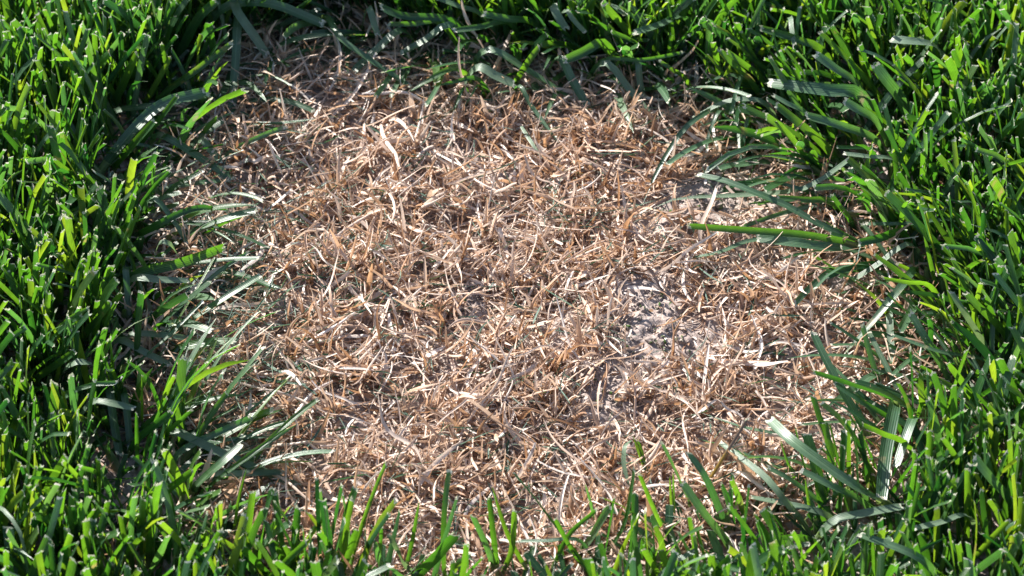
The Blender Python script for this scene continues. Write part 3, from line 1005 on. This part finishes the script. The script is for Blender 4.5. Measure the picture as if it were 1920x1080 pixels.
def straw_lying(n, lmin, lmax, wmin, wmax, zmax, nn=8, na=3, tone=0.55, spread=0.24, bare_power=0.9, cmax=1.0, margin=0.035):
    q = in_patch(n, margin, bare_power)
    L = lmin + (lmax - lmin) * rng.random(n) ** 1.7
    z = soil_h(q[:, 0], q[:, 1]) + 0.001 + zmax * rng.random(n) ** 1.3
    base = np.stack([q[:, 0], q[:, 1], z], -1)
    tilt0 = np.pi / 2 + rng.normal(-0.12, 0.28, n)
    bend = rng.normal(0.12, 0.40, n)
    P, N, d = grow(base, L, tilt0, bend, rng.random(n) * 6.283, rng.normal(0, 1.0, n) * cmax, nn, 1.2, np.abs(rng.normal(0, 0.22, n)) * cmax)
    P -= (P[:, nn // 2] - base)[:, None] * np.array([1, 1, 0.3])
    floor = soil_h(P[..., 0], P[..., 1]) + 0.0006
    P[..., 2] = np.maximum(P[..., 2], floor)
    ang = (rng.random(n) * 6.283)[:, None] + rng.normal(0, 1.3, n)[:, None] * np.linspace(0, 1, nn)[None]
    N = spin(N, d, ang)
    w = wmin + (wmax - wmin) * rng.random(n) ** 1.6
    W = w[:, None] * np.interp(np.linspace(0, 1, nn), [0, 0.2, 0.7, 1], [0.75, 1, 0.9, 0.45])[None]
    r1 = np.clip(rng.normal(tone, spread, n), 0, 1)
    return strips(P, W, N, np.clip(rng.normal(1.05, 0.5, n), 0.2, 2.2), na, r1, rng.random(n), np.full(n, 0.001)), base


def crowns(n, nb, margin=0.012):
    """Dead crowns: a clump of shrivelled sheaths and curled leaves."""
    q = in_patch(n, margin, 1.0)
    B = n * nb
    rep = lambda a: np.repeat(a, nb)
    bx, by = rep(q[:, 0]) + rng.normal(0, 0.0032, B), rep(q[:, 1]) + rng.normal(0, 0.0032, B)
    base = np.stack([bx, by, soil_h(bx, by) - 0.001], -1)
    L = np.clip(rng.normal(0.0215, 0.0080, B), 0.009, 0.045)
    lean = rep(rng.random(n) * 6.283)
    az = lean + rng.normal(0, 1.25, B)
    nn = 8
    P, N, d = grow(base, L, np.abs(rng.normal(0.45, 0.35, B)), np.abs(rng.normal(0.65, 0.65, B)), az, rng.normal(0, 0.9, B), nn, 1.3, np.abs(rng.normal(0, 0.16, B)))
    P[..., 2] = np.maximum(P[..., 2], soil_h(P[..., 0], P[..., 1]) + 0.0008)
    N = spin(N, d, (rng.random(B) * 6.283)[:, None] + rng.normal(0, 0.9, B)[:, None] * np.linspace(0, 1, nn)[None])
    w = np.clip(rng.normal(0.0027, 0.0010, B), 0.0012, 0.0048)
    W = w[:, None] * np.interp(np.linspace(0, 1, nn), [0, 0.35, 0.75, 1], [1.15, 1.0, 0.7, 0.3])[None]
    r1 = np.clip(rep(rng.normal(0.46, 0.18, n)) + rng.normal(0, 0.19, B), 0, 1)
    V, A, F = strips(P, W, N, np.clip(rng.normal(1.25, 0.5, B), 0.3, 2.4), 4, r1, rng.random(B), np.full(B, 0.0015))
    return V.reshape(n, nb, -1, 3), A.reshape(n, nb, -1, 4), F, q


parts = []
VC, AC, FC, QC = crowns(820, 7, 0.03)
zc = soil_h(QC[:, 0], QC[:, 1]) - 0.001
uc, vc = to_px(np.stack([QC[:, 0], QC[:, 1], zc + 0.01], -1))
ec, _, _ = edge_dist(QC[:, 0], QC[:, 1])
okc = (ec < -0.012) & (uc > 30) & (uc < 1890) & (vc > 30) & (vc < 1050)
big = np.argsort(-np.where(okc, VC[..., 2].max((1, 2)) * 3 + rng.random(len(QC)) * 0.02, -1))[:230]
bigset = set(int(i) for i in big)


def straw_place(x, y):
    u, v = to_px(np.array([x, y, 0.005]))
    b = bareness(np.array([x]), np.array([y]))[0]
    if math.hypot((u - 1215) / 150, (v - 625) / 120) < 1:
        return 'beside the larger hollow of bare soil'
    if math.hypot((u - 1330) / 170, (v - 395) / 90) < 1:
        return 'beside the bare soil under long green blades'
    if u < 620 and 420 < v < 780:
        return 'among the wilted green clippings'
    if v < 260 or (u < 560 and v < 450):
        return 'in the shade of the drooping turf'
    if v > 860:
        return 'by the thin fringe of upright green blades'
    if u > 1430:
        return 'near the sunlit turf with broad pale blades'
    return 'in the open middle of the dead patch'


for i in big:
    base = np.array([QC[i, 0], QC[i, 1], zc[i]])
    pl = straw_place(QC[i, 0], QC[i, 1])
    hue = AC[i, :, 0, 2].mean()
    tone = 'brown' if hue < 0.38 else ('pale' if hue > 0.56 else 'tan')
    nb = int(rng.integers(5, 8))
    hg = VC[i, :nb, :, 2].max() - zc[i]
    size = 'tall' if hg > 0.026 else ('middling' if hg > 0.020 else 'low')
    off = VC[i, :nb, -2, :2] - base[:2]
    pose = 'lopsided' if np.linalg.norm(off.mean(0)) > 0.008 else ('sprawling' if np.linalg.norm(off, axis=1).mean() > 0.0105 else 'compact')
    wl = np.linalg.norm(VC[i, :nb, 8] - VC[i, :nb, 11], axis=-1).max()
    wide = 'coarse' if wl > 0.0036 else 'fine'
    t = link('dead_grass_tuft', None, None, base, label='%s %s %s %s dead clump, %s leaves, %s' % (size, pose, wide, tone, COUNT[nb], pl),
             category='dead grass', group='dead crowns ' + pl)
    t.empty_display_size = 0.01
    for b in range(nb):
        if b == 0:
            tb = tube(np.linspace([0, 0, 0], [0.002, -0.001, 0.008], 4), [0.0026, 0.0025, 0.0021, 0.0014], 6, float(hue))
            link('dead_sheath', mesh_from('dead_sheath', *tb, STRAW), t)
        link('dead_leaf', mesh_from('dead_leaf', VC[i, b] - base, FC, AC[i, b], STRAW), t)
rest = np.array([i for i in range(len(QC)) if i not in bigset])
parts.append((VC[rest].reshape(-1, VC.shape[2], 3), AC[rest].reshape(-1, VC.shape[2], 4), FC))

# layers of lying straw: matted fines, middle layer, chips
parts.append(straw_lying(8500, 0.007, 0.026, 0.0010, 0.0029, 0.0042, nn=6, na=4, tone=0.52, spread=0.28, cmax=0.6)[0])
parts.append(straw_lying(5200, 0.011, 0.044, 0.0012, 0.0034, 0.0090, nn=7, na=4, tone=0.64, spread=0.27, cmax=0.6)[0])
parts.append(straw_lying(5500, 0.002, 0.007, 0.0010, 0.0030, 0.0100, nn=4, tone=0.72, spread=0.25, bare_power=0.75)[0])
litter = straw_lying(9000, 0.006, 0.024, 0.0010, 0.0030, 0.0060, nn=5, tone=0.22, spread=0.2, cmax=0.6, margin=0.24)[0]
el, _, _ = edge_dist(litter[0].mean(1)[:, 0], litter[0].mean(1)[:, 1])
parts.append((litter[0][el > 0.01], litter[1][el > 0.01], litter[2]))       # brown litter at the foot of the living turf
V5, A5, F5 = merge(parts)
link('straw_thatch', mesh_from('straw_thatch', V5, F5, A5, STRAW), kind='stuff', label='matted tan straw and chips covering the dead patch', category='straw')

# the longest loose strands on top: things of their own
(VS, AS, FS), BS = straw_lying(620, 0.022, 0.062, 0.0016, 0.0034, 0.006, nn=11, na=4, tone=0.66, spread=0.18, bare_power=0.97, cmax=0.75)
VS[..., 2] += 0.0075
us_, vs_ = to_px(VS.mean(1))
es, _, _ = edge_dist(VS.mean(1)[:, 0], VS.mean(1)[:, 1])
span = np.linalg.norm(VS[:, 0] - VS[:, -1], axis=-1)
idx = [i for i in np.argsort(-span) if es[i] < -0.006 and 30 < us_[i] < 1890 and 30 < vs_[i] < 1050][:260]
idxset = set(idx)
for i in idx:
    base = VS[i].min(0) * 0.5 + VS[i].max(0) * 0.5
    base[2] = VS[i, :, 2].min()
    pl = straw_place(base[0], base[1])
    L = np.linalg.norm(np.diff(VS[i].reshape(11, 4, 3)[:, 1], axis=0), axis=-1).sum()
    shape = 'curled' if span[i] / L < 0.8 else ('gently bent' if span[i] / L < 0.94 else 'straight')
    tone = 'brownish' if AS[i, 0, 2] < 0.45 else ('bleached' if AS[i, 0, 2] > 0.72 else 'tan')
    length = 'very long' if L > 0.050 else ('long' if L > 0.040 else 'medium-length')
    thick = np.linalg.norm(VS[i].reshape(11, 4, 3)[4, 0] - VS[i].reshape(11, 4, 3)[4, 3])
    link('straw_strand', mesh_from('straw_strand', VS[i] - base, FS, AS[i], STRAW), None, base,
         label='%s %s %s %s straw strand %s' % (length, 'thick' if thick > 0.0021 else 'thin', shape, tone, pl), category='straw', group='loose strands ' + pl)
rest = np.array([i for i in range(len(VS)) if i not in idxset])
V6, A6, F6 = merge([(VS[rest], AS[rest], FS)])
link('loose_straw', mesh_from('loose_straw', V6, F6, A6, STRAW), kind='stuff', label='further loose tan strands lying at the rim of the straw', category='straw')


# ------------------------------------------------------------------ wilted green clippings on the straw
def clippings(n, lmin, lmax, w0, w1, nn=8):
    pts = []
    while len(pts) < n:
        q = in_patch(400, 0.0, 1.0)
        u, v = to_px(np.concatenate([q, np.zeros((len(q), 1))], 1))
        dens = 0.16 + 0.9 * np.exp(-((u - 390) / 150) ** 2 - ((v - 600) / 190) ** 2) + 0.25 * np.clip((800 - u) / 500, 0, 1)
        ok = rng.random(len(q)) < dens
        pts += list(q[ok])
    q = np.array(pts[:n])
    L = lmin + (lmax - lmin) * rng.random(n) ** 1.5
    base = np.stack([q[:, 0], q[:, 1], soil_h(q[:, 0], q[:, 1]) + 0.008 + 0.006 * rng.random(n)], -1)
    P, N, d = grow(base, L, np.pi / 2 + rng.normal(0, 0.13, n), rng.normal(0, 0.12, n), rng.normal(0.5, 0.9, n), rng.normal(0, 0.35, n), nn, 1.2)
    P[..., 2] = np.maximum(P[..., 2], soil_h(P[..., 0], P[..., 1]) + 0.005)
    N = spin(N, d, rng.normal(0, 0.7, n)[:, None] * np.ones(nn)[None])
    w = w0 + (w1 - w0) * rng.random(n) ** 2
    W = w[:, None] * np.interp(np.linspace(0, 1, nn), [0, 0.15, 0.8, 1], [0.5, 1, 0.9, 0.3])[None]
    return strips(P, W, N, np.full(n, 1.3), 3, np.clip(rng.normal(0.4, 0.28, n), 0, 1), rng.random(n), np.full(n, 0.001)), base, L


(VK, AK, FK), BK, LK = clippings(170, 0.012, 0.042, 0.0009, 0.0024)
for i in range(len(VK)):
    pl = straw_place(BK[i, 0], BK[i, 1])
    pl = {'among the wilted green clippings': 'in the tangle beside the shading turf'}.get(pl, pl)
    tone = 'dark blue-green' if AK[i, 0, 2] < 0.35 else ('faded grey-green' if AK[i, 0, 2] > 0.65 else 'dull green')
    ln = 'long' if LK[i] > 0.024 else 'short'
    link('grass_clipping', mesh_from('grass_clipping', VK[i] - BK[i], FK, AK[i], CLIP), None, BK[i],
         label='%s %s wilted clipping %s' % (ln, tone, pl), category='clipping', group='wilted clippings ' + pl)
(VL, AL, FL), _, _ = clippings(1500, 0.006, 0.026, 0.0007, 0.0015, nn=5)
V7, A7, F7 = merge([(VL, AL, FL)])
link('clipping_crumbs', mesh_from('clipping_crumbs', V7, F7, A7, CLIP), kind='stuff', label='tiny green clipping bits scattered through the straw', category='clippings')


# ------------------------------------------------------------------ the single blades, built
PLANTS = {}


def build_hero(i, pts, wpx, look, label, cut, root, plant):
    n, na = 14, 5
    pts = settle(pts)
    P = [px(x, y, z / 1000.0) for x, y, z in pts][::-1]
    if root and pts[-1][2] > 3:
        d = P[0] - P[1]
        d[2] = 0
        d /= np.linalg.norm(d) + 1e-9
        h = P[0][2]
        P.insert(0, np.array([P[0][0] + d[0] * h * 0.5, P[0][1] + d[1] * h * 0.5, -0.002]))
    Pc = spline(P, n)
    w = wpx * 0.333e-3 * 1.08
    dst = np.linalg.norm(Pc[n // 2] - CAM) / CAM_D
    w *= dst
    up = np.array([0, 0, 1.0])
    j = rng.normal(0, 0.22, 3)
    if look in 'bsw':
        Nn = np.array([-0.2, -0.9, 0.5]) + j
    elif look == 'p':
        hv = unit(np.array(sun_dir) + TOCAM)
        Nn = hv * 1.0 + 0.15 * TOCAM + j * 0.25
    else:
        Nn = up * 0.9 + TOCAM * 0.55 + j
    N = np.repeat(Nn[None], n, 0)
    ang = np.linspace(-1, 1, n) * rng.normal(0, 0.25)
    T = unit(np.gradient(Pc, axis=0))
    N = spin(unit(N - (N * T).sum(1, keepdims=True) * T), T, ang)
    s = np.linspace(0, 1, n)
    if cut:
        W = w * np.interp(s, [0, 0.2, 0.5, 0.93, 1], [0.7, 0.92, 1.0, 0.95, 0.82])
    else:
        W = w * np.interp(s, [0, 0.2, 0.5, 0.75, 0.92, 1], [0.7, 0.95, 1.0, 0.8, 0.42, 0.05])
    mat = {'b': GREEN, 'f': WAXY, 'p': PALE, 's': GREEN, 'w': BROWN}[look]
    curl = np.array([{'b': 0.6, 'f': 0.5, 'p': 0.4, 's': 1.2, 'w': 1.2}[look] * (0.8 + 0.4 * rng.random())])
    flat = abs(Pc[-1][2] - Pc[n // 3][2]) < 0.5 * np.linalg.norm((Pc[-1] - Pc[n // 3])[:2])
    r1 = np.array([np.clip(rng.normal(0.38 if flat else 0.6, 0.15), 0, 1)])
    V, A, F = strips(Pc[None], W[None], N[None], curl, na, r1, rng.random(1), np.array([0.0018 if cut else 0.0]))
    base = Pc[0].copy()
    u, v = to_px(Pc[n // 2])
    grp = None
    if plant in PLANTS:
        t = PLANTS[plant]
        base = np.array(t.location)
    else:
        if label is None:
            place, _ = side_of(Pc[n // 2][0], Pc[n // 2][1])
            col = {'b': 'lit green', 'f': 'blue-green', 'p': 'pale grey-green'}[look]
            wd = 'broad' if wpx >= 15 else ('narrow' if wpx <= 9 else 'medium-wide')
            run = {'b': 'rising', 'f': 'lolling', 'p': 'lying'}[look]
            label = '%s %s blade %s%s alone %s' % (wd, col, run, '' if cut else ' to a point', place)
            grp = 'single blades ' + place
        t = link('grass_shoot', None, None, base, label=label, category='grass shoot', group=grp)
        t.empty_display_size = 0.01
        if plant:
            PLANTS[plant] = t
    bl = link('blade', mesh_from('blade', V[0] - base, F, A[0], mat), t)
    if cut:
        W_, F_, A_ = fray(V[0] - base, na)
        link('cut_tip', mesh_from('cut_tip', W_, F_, A_, TIP), bl)
    if root:
        k = Pc[:4] - base
        link('sheath', mesh_from('sheath', *tube(k, W[:4] * 0.42, 6, rng.random()), SHEATH), t)


for i, h in enumerate(HERO):
    build_hero(i, *h)


# ------------------------------------------------------------------ long unmown blades lolling off the rim onto the straw
def rim_blades(count):
    made = 0
    for attempt in range(4000):
        if made >= count:
            break
        k = int(rng.integers(len(EDGE)))
        t = rng.random()
        p = EDGE[k] * (1 - t) + EDGE[(k + 1) % len(EDGE)] * t
        e, ex_, ey_ = edge_dist(p[0] + rng.normal(0, 0.004), p[1] + rng.normal(0, 0.004))
        p = p - np.array([ex_[0], ey_[0]]) * np.sign(1) * rng.uniform(-0.004, 0.026) * (1 if e[0] > 0 else -1)
        e, ex_, ey_ = edge_dist(p[0], p[1])
        if e[0] < -0.006:
            continue
        u0, v0 = to_px(np.array([p[0], p[1], 0.02]))
        if not (40 < u0 < 1880 and 20 < v0 < 900):
            continue
        if 620 < u0 < 1250 and v0 > 500:
            continue
        az = math.atan2(ey_[0], ex_[0]) + rng.normal(0, 0.6)
        L = np.array([rng.uniform(0.050, 0.088)])
        tilt0, bend = np.array([rng.uniform(0.55, 1.0)]), np.array([rng.uniform(0.45, 0.9)])
        base = np.array([[p[0], p[1], float(soil_h(p[0:1], p[1:2])[0]) - 0.001]])
        n, na = 11, 4
        P, N, d = grow(base, L, tilt0, bend, np.array([az]), rng.normal(0, 0.3, 1), n, 0.9)
        P[..., 2] = np.maximum(P[..., 2], 0.016 * np.linspace(0, 1, n)[None] ** 0.4 + soil_h(P[..., 0], P[..., 1]) * 0.5)
        N = spin(N, d, rng.normal(0, 0.3) + rng.normal(0, 0.5) * np.linspace(0, 1, n)[None])
        cut = rng.random() < 0.6
        w = np.clip(rng.normal(0.0042, 0.0012), 0.002, 0.007)
        s_ = np.linspace(0, 1, n)
        W = w * (np.interp(s_, [0, 0.2, 0.5, 0.93, 1], [0.7, 0.92, 1, 0.95, 0.85]) if cut else np.interp(s_, [0, 0.2, 0.5, 0.8, 0.93, 1], [0.7, 0.95, 1, 0.72, 0.4, 0.05]))
        V, A, F = strips(P, W[None], N, np.array([rng.uniform(0.3, 0.9)]), na, np.array([np.clip(rng.normal(0.45, 0.25), 0, 1)]), rng.random(1), np.array([0.0016 if cut else 0.0]))
        if buries(V)[0] > 0.2:
            continue
        lit = rng.random() < 0.3
        place, _ = side_of(p[0], p[1])
        wd = 'broad' if w > 0.0048 else ('narrow' if w < 0.0034 else 'medium-wide')
        ln = 'long' if L[0] > 0.072 else 'shorter'
        tp = 'square-cut' if cut else 'pointed'
        t_ = link('grass_shoot', None, None, base[0], label='%s %s %s %s blade lolling onto straw %s' % (ln, wd, tp, 'fresh green' if lit else 'bluish green', place),
                  category='grass shoot', group='lolling blades ' + place)
        t_.empty_display_size = 0.01
        bl = link('blade', mesh_from('blade', V[0] - base[0], F, A[0], GREEN if lit else WAXY), t_)
        if cut:
            W_, F_, A_ = fray(V[0] - base[0], na)
            link('cut_tip', mesh_from('cut_tip', W_, F_, A_, TIP), bl)
        link('sheath', mesh_from('sheath', *tube(P[0, :3] - base[0], W[:3] * 0.42, 6, rng.random()), SHEATH), t_)
        made += 1


rim_blades(105)
